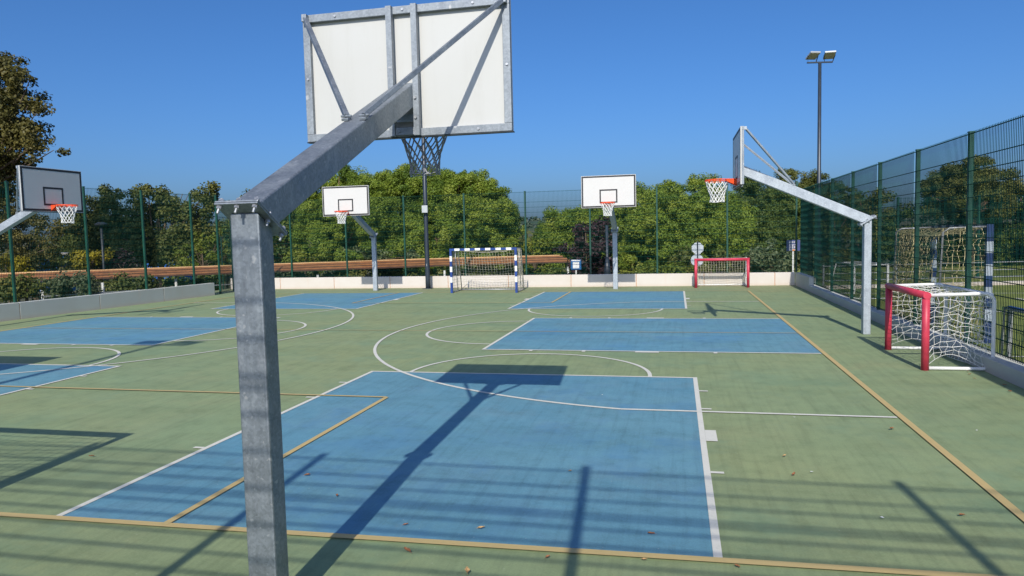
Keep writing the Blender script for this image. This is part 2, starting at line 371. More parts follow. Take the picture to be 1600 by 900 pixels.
la, lb = Vector((-17.66, 25.3)), Vector((-18.66, 12.8)); ld = (lb-la).normalized()
fence('mesh_fence', 'tall green wire mesh fence along the left side, behind the left hoop', la, lb, .0, 3.85, [0, 1.40, 3.72, 6.02, 8.52, 11.1])
fence('mesh_fence', 'short run of green mesh fence between the left wall end and the far corner', (-18.5, 27.9), (-17.66, 25.3), 0, 3.75, [.05, .95])
fence('mesh_fence', 'green wire mesh fence behind the viewer, throwing striped shadows on the court', (-19, -.35), (4.3, -.35), .5, 4.86, [19+x for x in (-18.0, -15.5, -12.95, -10.45, -7.92, -5.4, -2.83, -.31, 2.2, 4.2)], wire_v=.005, wire_h=.0095, joint=3.65, pw=.075)

# ------------------------------------------------------------------ basketball hoops
STEEL = ['galvanised steel']
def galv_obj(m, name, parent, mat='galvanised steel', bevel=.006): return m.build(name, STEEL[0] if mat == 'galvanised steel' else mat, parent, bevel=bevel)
def make_hoop(name, label, loc, rz, steel='galvanised steel', cord='net cord'):
    o = empty(name, loc, rz, label, 'basketball hoop')
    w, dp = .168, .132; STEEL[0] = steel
    m = MB(); zf, zb = 2.205, 2.125
    vs = [(-w/2,-dp/2,0),(w/2,-dp/2,0),(w/2,dp/2,0),(-w/2,dp/2,0),(-w/2,-dp/2,zf),(w/2,-dp/2,zf),(w/2,dp/2,zb),(-w/2,dp/2,zb)]
    m.add(vs, ((3,2,1,0),(4,5,6,7),(0,1,5,4),(1,2,6,5),(2,3,7,6),(3,0,4,7)))
    galv_obj(m, 'post', o, bevel=.010)
    # tilted flange pair at the mitre
    th = math.atan2(zb-zf, dp)
    M = Matrix.Translation((0, 0, 2.168)) @ Matrix.Rotation(th, 4, 'X')
    fl = galv_obj(MB().box((-.124, -.160, -.002), (.124, .160, .008), M=M), 'flange_plate', o, 'galvanised steel', .002)
    galv_obj(MB().box((-.124, -.160, .010), (.124, .160, .020), M=M), 'flange_plate', o, 'galvanised steel', .002)
    for sx in (-.102, 0, .102):
        for sy in (-.140, .140):
            bt = MB(); p0, p1 = M @ Vector((sx, sy, -.045)), M @ Vector((sx, sy, .045))
            bt.tube([p0, p1], .007, 8); bt.tube([M @ Vector((sx, sy, -.018)), M @ Vector((sx, sy, -.003))], .014, 6); bt.tube([M @ Vector((sx, sy, .027)), M @ Vector((sx, sy, .040))], .014, 6)
            bt.build('bolt', 'bolt steel', fl)
    for sx in (-.099, .099):
        bt = MB(); bt.tube([M @ Vector((sx, 0, -.04)), M @ Vector((sx, 0, .045))], .007, 8); bt.tube([M @ Vector((sx, 0, -.018)), M @ Vector((sx, 0, -.003))], .014, 6); bt.build('bolt', 'bolt steel', fl)
    # arm: starts on the flange, ends against the board frame
    sl = math.tan(rad(24.4)); hh = .088/math.cos(rad(24.4))
    def zc(y): return 2.185+sl*y
    y0t, y0b, ye = -.085, .045, 2.312
    m = MB()
    vs = [(-w/2, .105, zc(.105)-hh), (w/2, .105, zc(.105)-hh), (w/2, ye, zc(ye)-hh), (-w/2, ye, zc(ye)-hh),
          (-w/2, -.10, zc(-.10)+hh), (w/2, -.10, zc(-.10)+hh), (w/2, ye, zc(ye)+hh), (-w/2, ye, zc(ye)+hh)]
    m.add(vs, ((3,2,1,0),(4,5,6,7),(0,1,5,4),(1,2,6,5),(2,3,7,6),(3,0,4,7)))
    galv_obj(m, 'arm', o, bevel=.010)
    # backboard
    zb0, zb1 = 2.895, 3.955; yb = 2.355
    bd = MB().box((-.9, yb, zb0), (.9, yb+.022, zb1)).build('backboard', 'board rear panel', o, bevel=.002)
    yfr = yb+.022
    MB().box((-.897, yfr+.0005, zb0+.003), (.897, yfr+.003, zb1-.003)).build('board_face', 'board front panel', bd)
    k = MB(); lw = .05; z = yfr+.0032; z2 = z+.002
    def fr(x0, x1, za, zb_, t):
        k.box((x0, z, za), (x1, z2, za+t)); k.box((x0, z, zb_-t), (x1, z2, zb_)); k.box((x0, z, za+t), (x0+t, z2, zb_-t)); k.box((x1-t, z, za+t), (x1, z2, zb_-t))
    fr(-.885, .885, zb0+.014, zb1-.014, lw); fr(-.295, .295, 3.045, 3.495, .046)
    k.build('board_lines', 'black board line', bd)
    f = MB(); t = .062; ya, yz = yb-.040, yb-.001
    f.box((-.9, ya, zb1-t), (.9, yz, zb1)); f.box((-.9, ya, zb0), (.9, yz, zb0+t)); f.box((-.9, ya, zb0+t+.001), (-.9+t, yz, zb1-t-.001)); f.box((.9-t, ya, zb0+t+.001), (.9, yz, zb1-t-.001))
    galv_obj(f, 'back_frame', bd, 'galvanised steel bright', .003)
    e = MB(); e.box((-.908, ya+.004, zb0-.008), (.908, yfr+.004, zb0-.001)); e.build('edge_trim', 'black fitting', bd)
    for x, zz in ((-.6, zb1-.03), (0, zb1-.03), (.6, zb1-.03), (-.62, zb0+.03), (.62, zb0+.03), (-.87, 3.42), (.87, 3.42)): MB().tube([(x, ya-.008, zz), (x, ya, zz)], .011, 6).build('bolt', 'bolt steel', bd)
    for sx in (-1, 1):
        c = MB(); x = sx*.108
        c.box((x-.024, ya-.046, zb0+.002), (x+.024, ya-.040, zb1-.004)); c.box((x-.024, ya-.040, zb0+.002), (x-.018, ya-.001, zb1-.004)); c.box((x+.018, ya-.040, zb0+.002), (x+.024, ya-.001, zb1-.004))
        c.box((x-.024, ya-.0009, zb1-.05), (x+.024, ya-.0005, zb1-.004))
        galv_obj(c, 'mounting_bar', bd, 'galvanised steel bright', .002)
        for zz in (3.04, 3.20): MB().tube([(x-sx*.005, ya-.058, zz), (x-sx*.005, ya-.046, zz)], .013, 6).build('bolt', 'bolt steel', bd)
    for za in (2.905, 3.01): galv_obj(MB().box((-.083, ya-.03, za), (.083, ya-.022, za+.06)).tube([(-.05, ya-.04, za+.03), (-.05, ya-.029, za+.03)], .011, 6), 'cross_plate', bd, 'galvanised steel', .001)
    for sx in (-1, 1):
        yb2 = 1.33
        a = Vector((sx*.066, yb2, zc(yb2)+hh+.03)); c = Vector((sx*.862, ya-.025, zb1-.035))
        s = MB().bar(a, c, .036, .036); s.bar((a.x, yb2-.03, a.z-.028), (a.x, yb2+.03, a.z-.013), .05, .02)
        s.tube([a+Vector((-.04, 0, 0)), a+Vector((.04, 0, 0))], .009, 6); s.box((c.x-.022, ya-.05, c.z-.03), (c.x+.022, ya-.001, c.z+.03))
        galv_obj(s, 'brace', o, 'galvanised steel', .003)
    # rim and net
    yr = 2.745; zr = 3.05; R = .225
    r = MB(); ring = lambda rr, zz: [(rr*math.cos(2*math.pi*i/40), yr+rr*math.sin(2*math.pi*i/40), zz) for i in range(40)]
    r.tube(ring(R+.009, zr), .0095, 8, closed=True); r.tube(ring(R+.013, zr-.028), .006, 6, closed=True)
    for i in range(12):
        a = 2*math.pi*(i+.5)/12; r.box((-.004, -.004, zr-.034), (.004, .004, zr), M=Matrix.Translation(((R+.011)*math.cos(a), yr+(R+.011)*math.sin(a), 0)))
    r.box((-.10, yfr+.0055, zr-.12), (.10, yfr+.016, zr+.012))
    r.add([(-.10, yfr+.017, zr+.009), (.10, yfr+.017, zr+.009), (.17, yr-.16, zr+.009), (-.17, yr-.16, zr+.009), (-.10, yfr+.017, zr-.001), (.10, yfr+.017, zr-.001), (.17, yr-.16, zr-.001), (-.17, yr-.16, zr-.001)],
          ((3,2,1,0),(4,5,6,7),(0,1,5,4),(1,2,6,5),(2,3,7,6),(3,0,4,7)))
    for sx in (-.095, .095):
        r.add([(sx-.003, yfr+.017, zr-.002), (sx-.003, yfr+.017, zr-.115), (sx*1.75-.003, yr-.16, zr-.035), (sx*1.75-.003, yr-.16, zr-.002), (sx+.003, yfr+.017, zr-.002), (sx+.003, yfr+.017, zr-.115), (sx*1.75+.003, yr-.16, zr-.035), (sx*1.75+.003, yr-.16, zr-.002)],
              ((0,1,2,3),(7,6,5,4),(4,5,1,0),(5,6,2,1),(6,7,3,2),(7,4,0,3)))
    r.build('rim', 'orange rim paint', o, bevel=.001)
    n = MB(); levels = [(R, 0), (.200, .085), (.172, .165), (.150, .235), (.135, .30), (.128, .36), (.138, .415)]
    rn = random.Random(5); N = 12; P = {}
    for L, (rr, dz) in enumerate(levels):
        for i in range(N):
            a = 2*math.pi*(i+(L % 2)*.5)/N; jr = rr*(1+rn.uniform(-.05, .05)) if L else rr
            P[L, i] = Vector((jr*math.cos(a), yr+jr*math.sin(a), zr-.02-dz+(rn.uniform(-.012, .012) if L else 0)))
    for L in range(len(levels)-1):
        for i in range(N):
            o2 = (i, (i-1) % N) if L % 2 == 0 else (i, (i+1) % N)
            for j in o2:
                a, c = P[L, i], P[L+1, j]; mid = (a+c)/2; mid.z -= .006
                n.tube([a, mid, c], .0062, 5)
    for i in range(N): n.tube([P[len(levels)-1, i], P[len(levels)-1, (i+1) % N]], .004, 4)
    n.build('net', cord, o)
    return o
h0 = make_hoop('basketball_hoop', 'big near galvanised hoop seen from behind, its post cut by the bottom edge', (X0, 3.42, 0), 0, 'weathered galvanised steel', 'shaded net cord')
h1 = make_hoop('basketball_hoop', 'far galvanised hoop facing the viewer, right of the striped goal', (X0, Y1-1.575+2.745, 0), math.pi)
for lab, loc, rz in (
    ('far galvanised hoop facing the viewer, left of the lamp pole', (mir(X0)+.02, Y1-1.575+2.745, 0), math.pi),
    ('galvanised hoop seen side on, post beside the red goal at right', (XR-1.575+2.77, YC, 0), math.pi/2),
    ('galvanised hoop with greyish board at the far left, by the left wall', (mir(XR-1.575)-2.745, YC, 0), -math.pi/2),
    ('galvanised hoop standing outside the left of the view, its board shadow on the left key', (mir(X0), 3.42, 0), 0)):
    h = copy_tree(h1); h.location = loc; h.rotation_euler = (0, 0, rz); tag(h, lab)
for o in bpy.data.objects:
    if o.name.startswith('basketball_hoop'): o['group'] = 'basketball hoops of the courts'

# ------------------------------------------------------------------ goals
def net_patch(m, f, nu, nv, r=.0028, jit=.0, seed=1, mi=0):
    rn = random.Random(seed); P = [[None]*(nv+1) for _ in range(nu+1)]
    for i in range(nu+1):
        for j in range(nv+1):
            p = Vector(f(i/nu, j/nv)); e = 0 if i in (0, nu) or j in (0, nv) else 1
            P[i][j] = p + Vector((rn.uniform(-jit, jit), rn.uniform(-jit, jit), rn.uniform(-jit, jit)))*e
    for i in range(nu+1): m.tube(P[i], r, 3, mi)
    for j in range(nv+1): m.tube([P[i][j] for i in range(nu+1)], r, 3, mi)
def make_striped_goal(name, label, loc, rz, Wd=2.42, H=1.62, D=1.25, sq=.08, group=None, topD=None, netmat='aged net cord', jit=.012, stripe=.2, cell=.11, netr=.0045, struts=True):
    o = empty(name, loc, rz, label, 'football goal', group); topD = topD or D*.75
    hw = Wd/2
    for s in (-1, 1):
        m = MB(); z = 0; i = 0; n = int(round((H-sq)/stripe)); st = (H-sq)/n
        for i in range(n):
            mi = 0 if (n-1-i) % 2 == 0 and i != 0 else 1
            if i == 0: mi = 0
            m.box((s*hw-sq/2, -sq/2, i*st), (s*hw+sq/2, sq/2, (i+1)*st), mi)
        m.build('goal_post', ['blue goal paint', 'white goal paint'], o)
    m = MB(); n = 13; st = (Wd+sq)/n
    for i in range(n): m.box((-hw-sq/2+i*st, -sq/2, H-sq), (-hw-sq/2+(i+1)*st, sq/2, H), 0 if i % 2 == 0 else 1)
    m.build('crossbar', ['blue goal paint', 'white goal paint'], o)
    f = MB()
    for s in (-1, 1):
        f.tube([(s*hw, .04, H-.04), (s*hw, topD-.1, H-.05), (s*hw, topD, H-.12), (s*hw, D, .03)], .018, 8)
        f.tube([(s*hw, .04, .03), (s*hw, D, .03)], .018, 8)
        if struts: f.tube([(s*hw, topD*.55, H-.05), (s*hw, D*.6, .03)], .014, 6)
    f.tube([(-hw, D, .03), (hw, D, .03)], .02, 8)
    if struts: f.tube([(-hw, D, .05), (-hw+.42, D, .40)], .012, 6); f.tube([(hw, D, .05), (hw-.1, D, .30)], .012, 6)
    f.build('goal_frame', 'grey goal steel', o, smooth=True)
    m = MB(); nu = int(Wd/cell); nz = int(H/cell)
    def back(u, v):
        x = -hw+Wd*u; sag = math.sin(math.pi*u)
        z = H*.955*(1-v)-.06*sag*(1-v)*4*(v if v < .3 else .3); y = topD+(D-topD)*v+.10*sag*math.sin(math.pi*v)
        return (x, y, max(.03, z-.10*sag*(1-v)))
    net_patch(m, back, nu, nz, netr, jit, 3)
    nt = max(3, int(topD/cell))
    net_patch(m, lambda u, v: (-hw+Wd*u, .03+(topD-.03)*v, H*.975-.02*v*H-.16*math.sin(math.pi*u)*(v*.62+.38*math.sin(math.pi*v))), nu, nt, netr, jit, 4)
    for s in (-1, 1): net_patch(m, lambda u, v: (s*hw+s*.02*math.sin(math.pi*u), .04+(topD+(D-topD)*v-.04)*u, .03+(H-.08)*(1-v)), max(3, int(D/cell)), nz, netr, jit, 6+s)
    m.build('goal_net', netmat, o)
    return o
make_striped_goal('football_goal', 'blue and white striped goal standing before the far cream wall', (-6.80, 25.17, 0), 0, group='striped goals')
make_striped_goal('football_goal', 'blue and white striped goal outside the left of the view, casting a net shadow', (-6.86, 4.42, 0), math.pi, group='striped goals')
g = make_striped_goal('football_goal', 'larger blue and white striped goal on the turf behind the right fence', (5.28, 15.43, -.02), -math.pi/2+math.pi, Wd=2.76, H=2.07, D=.80, sq=.1, topD=.72, netmat=['yellowed net cord'][0], jit=.03, cell=.10, netr=.005, struts=False, group='striped goals')
for ch in g.children:
    for i, m_ in enumerate(ch.data.materials):
        if m_.name in ('white goal paint', 'blue goal paint'): ch.data.materials[i] = MATS['faded '+m_.name]  # darker copies: dimming by mesh and shaded side is put into the colour

def make_red_goal(name, label, loc, rz, Wd=1.84, H=1.12, D=.86, jit=.05, netmat='net cord', seed=2, back_only=False):
    o = empty(name, loc, rz, label, 'small goal', 'small red goals'); hw = Wd/2; R = .052
    for s in (-1, 1): MB().tube([(s*hw, 0, 0), (s*hw, 0, H-.03)], R, 16).build('goal_post', 'red goal paint', o, smooth=False)
    MB().tube([(-hw-R, 0, H-R), (hw+R, 0, H-R)], R, 16).build('crossbar', 'red goal paint', o)
    for m_ in o.children:
        for p in m_.data.polygons: p.use_smooth = len(p.vertices) == 4
    f = MB(); t = .026
    for s in (-1, 1):
        pts = [(s*hw, .05, H-.05), (s*hw, D-.12, H-.03)]
        for a in (20, 45, 70, 90): pts.append((s*hw, D-.12+.12*math.sin(rad(a)), H-.15+.12*math.cos(rad(a))))
        pts += [(s*hw, D, .16)]
        for a in (20, 45, 70, 90): pts.append((s*hw, D-.13+.13*math.cos(rad(a)), .16-.13*math.sin(rad(a))))
        pts += [(s*hw, .05, .03)]
        f.tube(pts, t, 10)
    f.tube([(-hw, D-.03, H-.05), (hw, D-.03, H-.05)], t*.9, 10); f.tube([(-hw, D-.02, .05), (hw, D-.02, .05)], t*.9, 10)
    f.build('goal_frame', 'white goal paint', o, smooth=True)
    m = MB(); cell = .092; nu = int(Wd/cell); nz = int(H/cell)
    net_patch(m, lambda u, v: (-hw+Wd*u, D-.02-.10*math.sin(math.pi*u)*math.sin(math.pi*v)-(.22*v*v*math.sin(math.pi*u)), H-.06-(H-.10)*v-.05*math.sin(math.pi*u)*(1-v)), nu, nz, .0036, jit*.7, seed)
    for s in (-1, 1): net_patch(m, lambda u, v: (s*hw-s*.16*math.sin(math.pi*u)*v*v, .05+(D-.07)*u, H-.06-(H-.12)*v*(.97-.12*math.sin(math.pi*u*1.3))), int(D/cell), nz, .0038, jit*.75, seed+3+s)
    net_patch(m, lambda u, v: (-hw+Wd*u, .05+(D-.07)*v, H-.05-.07*math.sin(math.pi*u)*math.sin(math.pi*v)), nu, int(D/cell), .0036, jit*.4, seed+9)
    m.build('goal_net', netmat, o)
    return o
make_red_goal('small_goal', 'small red goal with tangled white net beside the right fence', (3.44, 12.14, 0), -math.pi/2, jit=.045)
make_red_goal('small_goal', 'small red goal with thin yellowed net against the far wall', (1.58, 26.86, 0), 0, Wd=1.80, H=1.06, jit=.015, netmat='aged net cord')

def make_turf_goal(name, label, loc, rz, Wd, H, D, bar, postm, netm):
    o = empty(name, loc, rz, label, 'small goal', 'small goals on the turf'); hw = Wd/2; q = .055
    for s in (-1, 1): MB().box((s*hw-q/2, -q/2, 0), (s*hw+q/2, q/2, H-q)).build('goal_post', postm, o, bevel=.006)
    MB().box((-hw-q/2, -q/2, H-q+.001), (hw+q/2, q/2, H)).build('crossbar', bar, o, bevel=.006)
    f = MB()
    for s in (-1, 1): f.tube([(s*hw, .03, H-.03), (s*hw, D*.7, H-.03), (s*hw, D, .03), (s*hw, .03, .03)], .017, 8)
    f.tube([(-hw, D*.7, H-.03), (hw, D*.7, H-.03)], .017, 8); f.tube([(-hw, D, .03), (hw, D, .03)], .02, 8)
    f.build('goal_frame', postm, o, smooth=True)
    m = MB(); net_patch(m, lambda u, v: (-hw+Wd*u, D*(.7+.3*v), (H-.04)*(1-v)+.03), int(Wd/.1), int(H/.1), .004, .01, 5)
    for s in (-1, 1): net_patch(m, lambda u, v: (s*hw, .03+D*(.67+.3*v)*u, (H-.04)*(1-v)+.03), int(D/.1), int(H/.1), .004, .01, 6)
    m.build('goal_net', netm, o); return o
make_turf_goal('turf_goal', 'small white goal on the turf behind the far end of the right fence', (5.62, 23.3, -.02), math.pi/2+.25, 1.9, 1.02, .8, 'white goal paint', 'white goal paint', 'dark green coated wire')
make_turf_goal('turf_goal', 'small grey goal with blue crossbar close behind the right fence', (4.72, 10.9, -.02), -math.pi/2+math.pi, 1.75, .88, .1, 'blue goal paint', 'grey goal steel', 'dark green coated wire')

# ------------------------------------------------------------------ floodlights, lamps, signs
def floodlight(name, label, loc, rz, H=10.5, box=False, tilt=-.4, base_r=.085):
    o = empty(name, loc, rz, label, 'floodlight', 'floodlight poles')
    z0 = loc[2]; p = MB().tube([(0, 0, 0), (0, 0, .35), (0, 0, 2.4), (0, 0, H)], [base_r*1.15, base_r*1.15, base_r, base_r*.8], 14).build('pole', 'slate pole paint', o, smooth=True)
    MB().box((-.18, -.18, .001), (.18, .18, .02)).build('base_plate', 'slate pole paint', o)
    MB().box((-.66, -.045, H), (.66, .045, H+.07)).build('crossarm', 'slate pole paint', o, bevel=.005)
    for sx, tw in ((-.40, .15), (.45, -.20)):
        lp = Matrix.Translation((sx, -.12, H+.36)) @ Matrix.Rotation(tw, 4, 'Z') @ Matrix.Rotation(tilt, 4, 'X')
        hd = MB().box((-.27, -.30, -.035), (.27, .30, .055), M=lp).build('lamp_head', 'lamp housing', o, bevel=.012)
        MB().box((-.235, -.265, -.044), (.235, .265, -.036), M=lp).build('lamp_glass', 'lamp glass', hd)
        fin = MB()
        for i in range(7): fin.box((-.2+i*.066-.006, -.2, .056), (-.2+i*.066+.006, .22, .10), M=lp)
        fin.build('cooling_fins', 'black fitting', hd)
        br = MB()
        for e in (-.28, .28): br.bar(lp @ Vector((e, 0, .01)), (sx+e*.75, 0, H+.07), .012, .05)
        br.build('bracket', 'black fitting', hd)
    if box:
        bb = MB().box((-.13, -.26, 3.02), (.10, -.10, 3.30), M=Matrix.Rotation(.25, 4, 'Z')).build('control_box', 'lamp housing', o, bevel=.01)
        MB().tube([(0, -.07, 3.0), (0, -.07, 3.34)], .1, 12).build('clamp', 'slate pole paint', o)
        MB().tube([(.0, -.09, .9), (.0, -.09, 1.0)], .02, 8).build('bolt', 'bolt steel', o)
    return o
floodlight('floodlight_pole', 'tall slate floodlight pole rising before the far cream wall', (-9.72, 27.42, 0), 0, box=True, H=9.6)
rl = at(1281, 97, 41)
floodlight('floodlight_pole', 'tall slate floodlight pole with two lamps beyond the right fence', (rl.x, rl.y, -.3), .2, H=rl.z+.3-.05, base_r=.105)
floodlight('floodlight_pole', 'tall slate floodlight pole behind the viewer, its lamp shadows on the left key', (-9.25, -1.45, 0), 0)

def street_lamp(p, label):
    o = empty('street_lamp', (p.x, p.y, -1.7), 0, label, 'street lamp'); h = p.z+1.7
    MB().tube([(0, 0, 0), (0, 0, h)], .06, 10).build('pole', 'black fitting', o, smooth=True)
    MB().tube([(0, 0, h), (0, 0, h+.06), (0, 0, h+.16)], [.28, .30, .12], 16).build('lamp_head', 'black fitting', o)
street_lamp(at(158, 352, 31), 'small dark street lamp with flat round head, beyond the left fence')
p = at(948, 352, 30.5)
o = empty('camera_pole', (p.x, p.y, -1.7), 0, 'thin grey pole behind the far right hoop', 'pole')
MB().tube([(0, 0, 0), (0, 0, p.z+1.7)], .06, 10).build('pole', 'slate pole paint', o, smooth=True)
MB().tube([(0, 0, 1.5), (0, 0, 2.25), (0, 0, 2.75)], [.20, .14, .065], 12).build('pole_sleeve', 'slate pole paint', o, smooth=True)

def sign_post(name, label, p_top, p_bot, w, h, board, kind):
    c = (p_top+p_bot)/2; o = empty(name, (c.x, c.y, -1.7), -YAW*0+.1, label, 'sign'); zc = c.z+1.7
    MB().tube([(0, .03, 0), (0, .03, zc+h/2-.02)], .032, 10).build('post', 'pale post paint', o, smooth=True)
    bd = MB().box((-w/2, -.015, zc-h/2), (w/2, 0, zc+h/2)).build('board', board, o, bevel=.004)
    R90 = Matrix.Rotation(math.pi/2, 4, 'X')
    if kind == 'panel':
        MB().box((-w*.44, -.019, zc+h*.36), (w*.44, -.0155, zc+h*.47)).build('title_strip', 'sign white', bd)
        q = MB().box((-w*.32, -.019, zc-h*.36), (w*.32, -.0155, zc+h*.26)).build('white_panel', 'sign white', bd)
    else:
        m_ = MB()
        for i in range(5): m_.box((-w*.34+i*.062, -.019, zc+h*.20), (-w*.34+i*.062+.042, -.0155, zc+h*.38))
        m_.build('title_strip', 'faded sign white', bd)  # white toned down in colour for the mesh in front
        MB().box((-w*.32, -.019, zc-h*.46), (w*.22, -.0155, zc+h*.10)).build('white_panel', 'faded sign white', bd)
        text_mesh('20', .25, 'sign violet blue', bd, Matrix.Translation((-w*.05, -.022, zc-h*.17)) @ R90)
        MB().box((-w*.07, -.024, zc-h*.48), (w*.10, -.020, zc-h*.36)).build('orange_mark', 'sign orange', bd)
    return o
sign_post('information_sign', 'small blue sign with pale square panel below the purple shrub', at(900, 406, 29.4), at(900, 421, 29.4), .42, .42, 'sign blue', 'panel')
sign_post('number_sign', 'violet blue sign showing 20 in a white square, near the corner', at(1239.5, 376, 29.4), at(1239.5, 391, 29.4), .50, .42, 'sign violet blue', 'number')
p = at(1090, 388, 29.2); q = at(1090, 406.5, 29.2)
o = empty('road_sign', (p.x, p.y, -1.7), .0, 'grey backs of an octagonal and a round road sign on one post', 'road sign')
MB().bar((0, 0, 0), (0, 0, p.z+1.7+.28), .05, .04).build('post', 'slate pole paint', o)
zz = p.z+1.7; vs = [(.24*math.cos(rad(22.5+45*i)), .035, zz+.24*math.sin(rad(22.5+45*i))) for i in range(8)]
m = MB(); m.add(vs+[(x, .028, z) for x, _, z in vs], [tuple(range(8)), tuple(range(15, 7, -1))]+[(i, (i+1) % 8, 8+(i+1) % 8, 8+i) for i in range(8)]); m.build('octagonal_plate', 'sign back grey', o)
zz = q.z+1.7; vs = [(-.02+.24*math.cos(rad(12*i)), .036, zz+.24*math.sin(rad(12*i))) for i in range(30)]
m = MB(); m.add(vs+[(x, .029, z) for x, _, z in vs], [tuple(range(30)), tuple(range(59, 29, -1))]+[(i, (i+1) % 30, 30+(i+1) % 30, 30+i) for i in range(30)]); m.build('round_plate', 'sign back grey', o)

# ------------------------------------------------------------------ timber canopy beyond the wall
def canopy():
    o = empty('timber_canopy', (-19.3, 32.1, -1.7), 0, 'long low brown timber canopy running behind the far and left fences', 'canopy')
    top = [Vector((-34.5, 21.8, .92)), Vector((-28.8, 25.75, .92)), Vector((-19.3, 32.1, .92)), Vector((-12.6, 35.2, .95)), Vector((-6.0, 37.6, .95))]
    org = Vector((-19.3, 32.1, -1.7)); nrm = []
    for i in range(len(top)):
        d = top[min(i+1, 4)]-top[max(i-1, 0)]; d.z = 0; d.normalize(); nrm.append(Vector((d.y, -d.x, 0)))
    def strip(name, o0, z0, o1, z1, mat, ext=0):
        m = MB(); vs = []
        for i, p in enumerate(top):
            e = Vector((0, 0, 0))
            if i == 4: e = (top[4]-top[3]).normalized()*ext
            for oo, z in ((o0, z0), (o1, z1), (o1, z1-.04), (o0, z0-.04)): vs.append(p+nrm[i]*oo+Vector((0, 0, z))+e-org)
        fs = [(3,2,1,0), (16,17,18,19)]
        for i in range(4):
            a, b_ = i*4, (i+1)*4
            for k in range(4): fs.append((a+k, a+(k+1) % 4, b_+(k+1) % 4, b_+k))
        m.add(vs, fs); m.build(name, mat, o)
    strip('roof_edge', -.14, .02, .02, .0, 'roof edge timber')
    for k in range(3):
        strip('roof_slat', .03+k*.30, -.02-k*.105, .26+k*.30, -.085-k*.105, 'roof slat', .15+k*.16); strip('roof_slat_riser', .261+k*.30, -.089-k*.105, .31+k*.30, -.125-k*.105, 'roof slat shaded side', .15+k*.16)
    for (px, Y, ) in ((880+8, 36.3), (695, 33.6), (497, 31.0), (275, 29.2), (65, 24.6), (160, 26.6)):
        pp = at(px, 440, Y); MB().tube([(pp.x-org.x, pp.y-org.y, 0), (pp.x-org.x, pp.y-org.y, 2.12)], .055, 8).build('post', 'pale post paint', o, smooth=True)
canopy()

# railings, planter, container on the far left; pitch rail on the right
def rail(name, label, a, b_, zb, hs, step, mat, r=.022):
    a, b_ = Vector((*a, 0)), Vector((*b_, 0)); d = b_-a; L = d.length; o = empty(name, (a.x, a.y, zb), math.atan2(d.y, d.x), label, 'railing')
    for i, h in enumerate(hs): MB().tube([(0, 0, h), (L, 0, h)], r, 6).build('rail', mat, o)
    for i in range(int(L/step)+1): MB().box((i*step-.03, -.03, 0), (i*step+.03, .03, hs[-1]+.04)).build('post', mat, o)
rail('pitch_railing', 'grey three bar railing along the far edge of the turf pitch', (4.9, 26.45), (33, 33.2), -.02, (.26, .50, .76), 2.5, 'grey goal steel', .016)
pe = MB(); d = Vector((28.1, 6.75, 0)).normalized()
pe.bar((4.9, 26.2, .03), (33, 32.95, .03), .25, .12); tag(pe.build('pitch_kerb', 'cream painted concrete'), 'pale concrete kerb at the far edge of the turf pitch', 'kerb')
rail('metal_railing', 'thin grey two bar railing beyond the left fence', (-27.5, 19.5), (-20.5, 30.5), -.9, (.62, .95), 2.2, 'grey goal steel')
fence('mesh_fence', 'green mesh fence far beyond the turf pitch railing', (5.2, 29.4), (34, 36.4), 0, 3.1, [3.1*i for i in range(10)])
fence('mesh_fence', 'lower green fence run seen through the gap left of the near post', (-22.9, 33), (-21.0, 34.2), -1.2, 2.3, [.05, 2.2])
p = at(6, 476, 19.5); o = empty('planter', (p.x, p.y, -.9), 0, 'reddish terracotta planter beyond the left fence', 'planter')
MB().tube([(0, 0, 0), (0, 0, .55), (0, 0, .68), (0, 0, .70)], [.42, .5, .56, .50], 18).build('pot', 'terracotta', o, smooth=True)
def container(px, py, Y, w, h, rz, label):
    c = at(px, py, Y); o = empty('storage_container', (c.x, c.y, c.z-h), rz, label, 'container')
    m = MB(); n = int(w/.2)
    m.box((-w/2, -1.2, 0), (w/2, 1.2, h))
    for i in range(n): m.box((-w/2+i*.2+.03, -1.24, .06), (-w/2+i*.2+.12, -1.2, h-.08))
    m.build('body', 'blue container paint', o); MB().box((-w/2-.06, -1.3, h+.002), (w/2+.06, 1.26, h+.14)).build('roof', 'pale container roof', o)
container(88, 398, 44, 3.0, 2.6, .3, 'blue container with pale roof glimpsed through the trees at left'); container(262, 397, 52, 2.6, 2.4, .1, 'second blue container glimpsed behind the left tree row, nearer the middle')

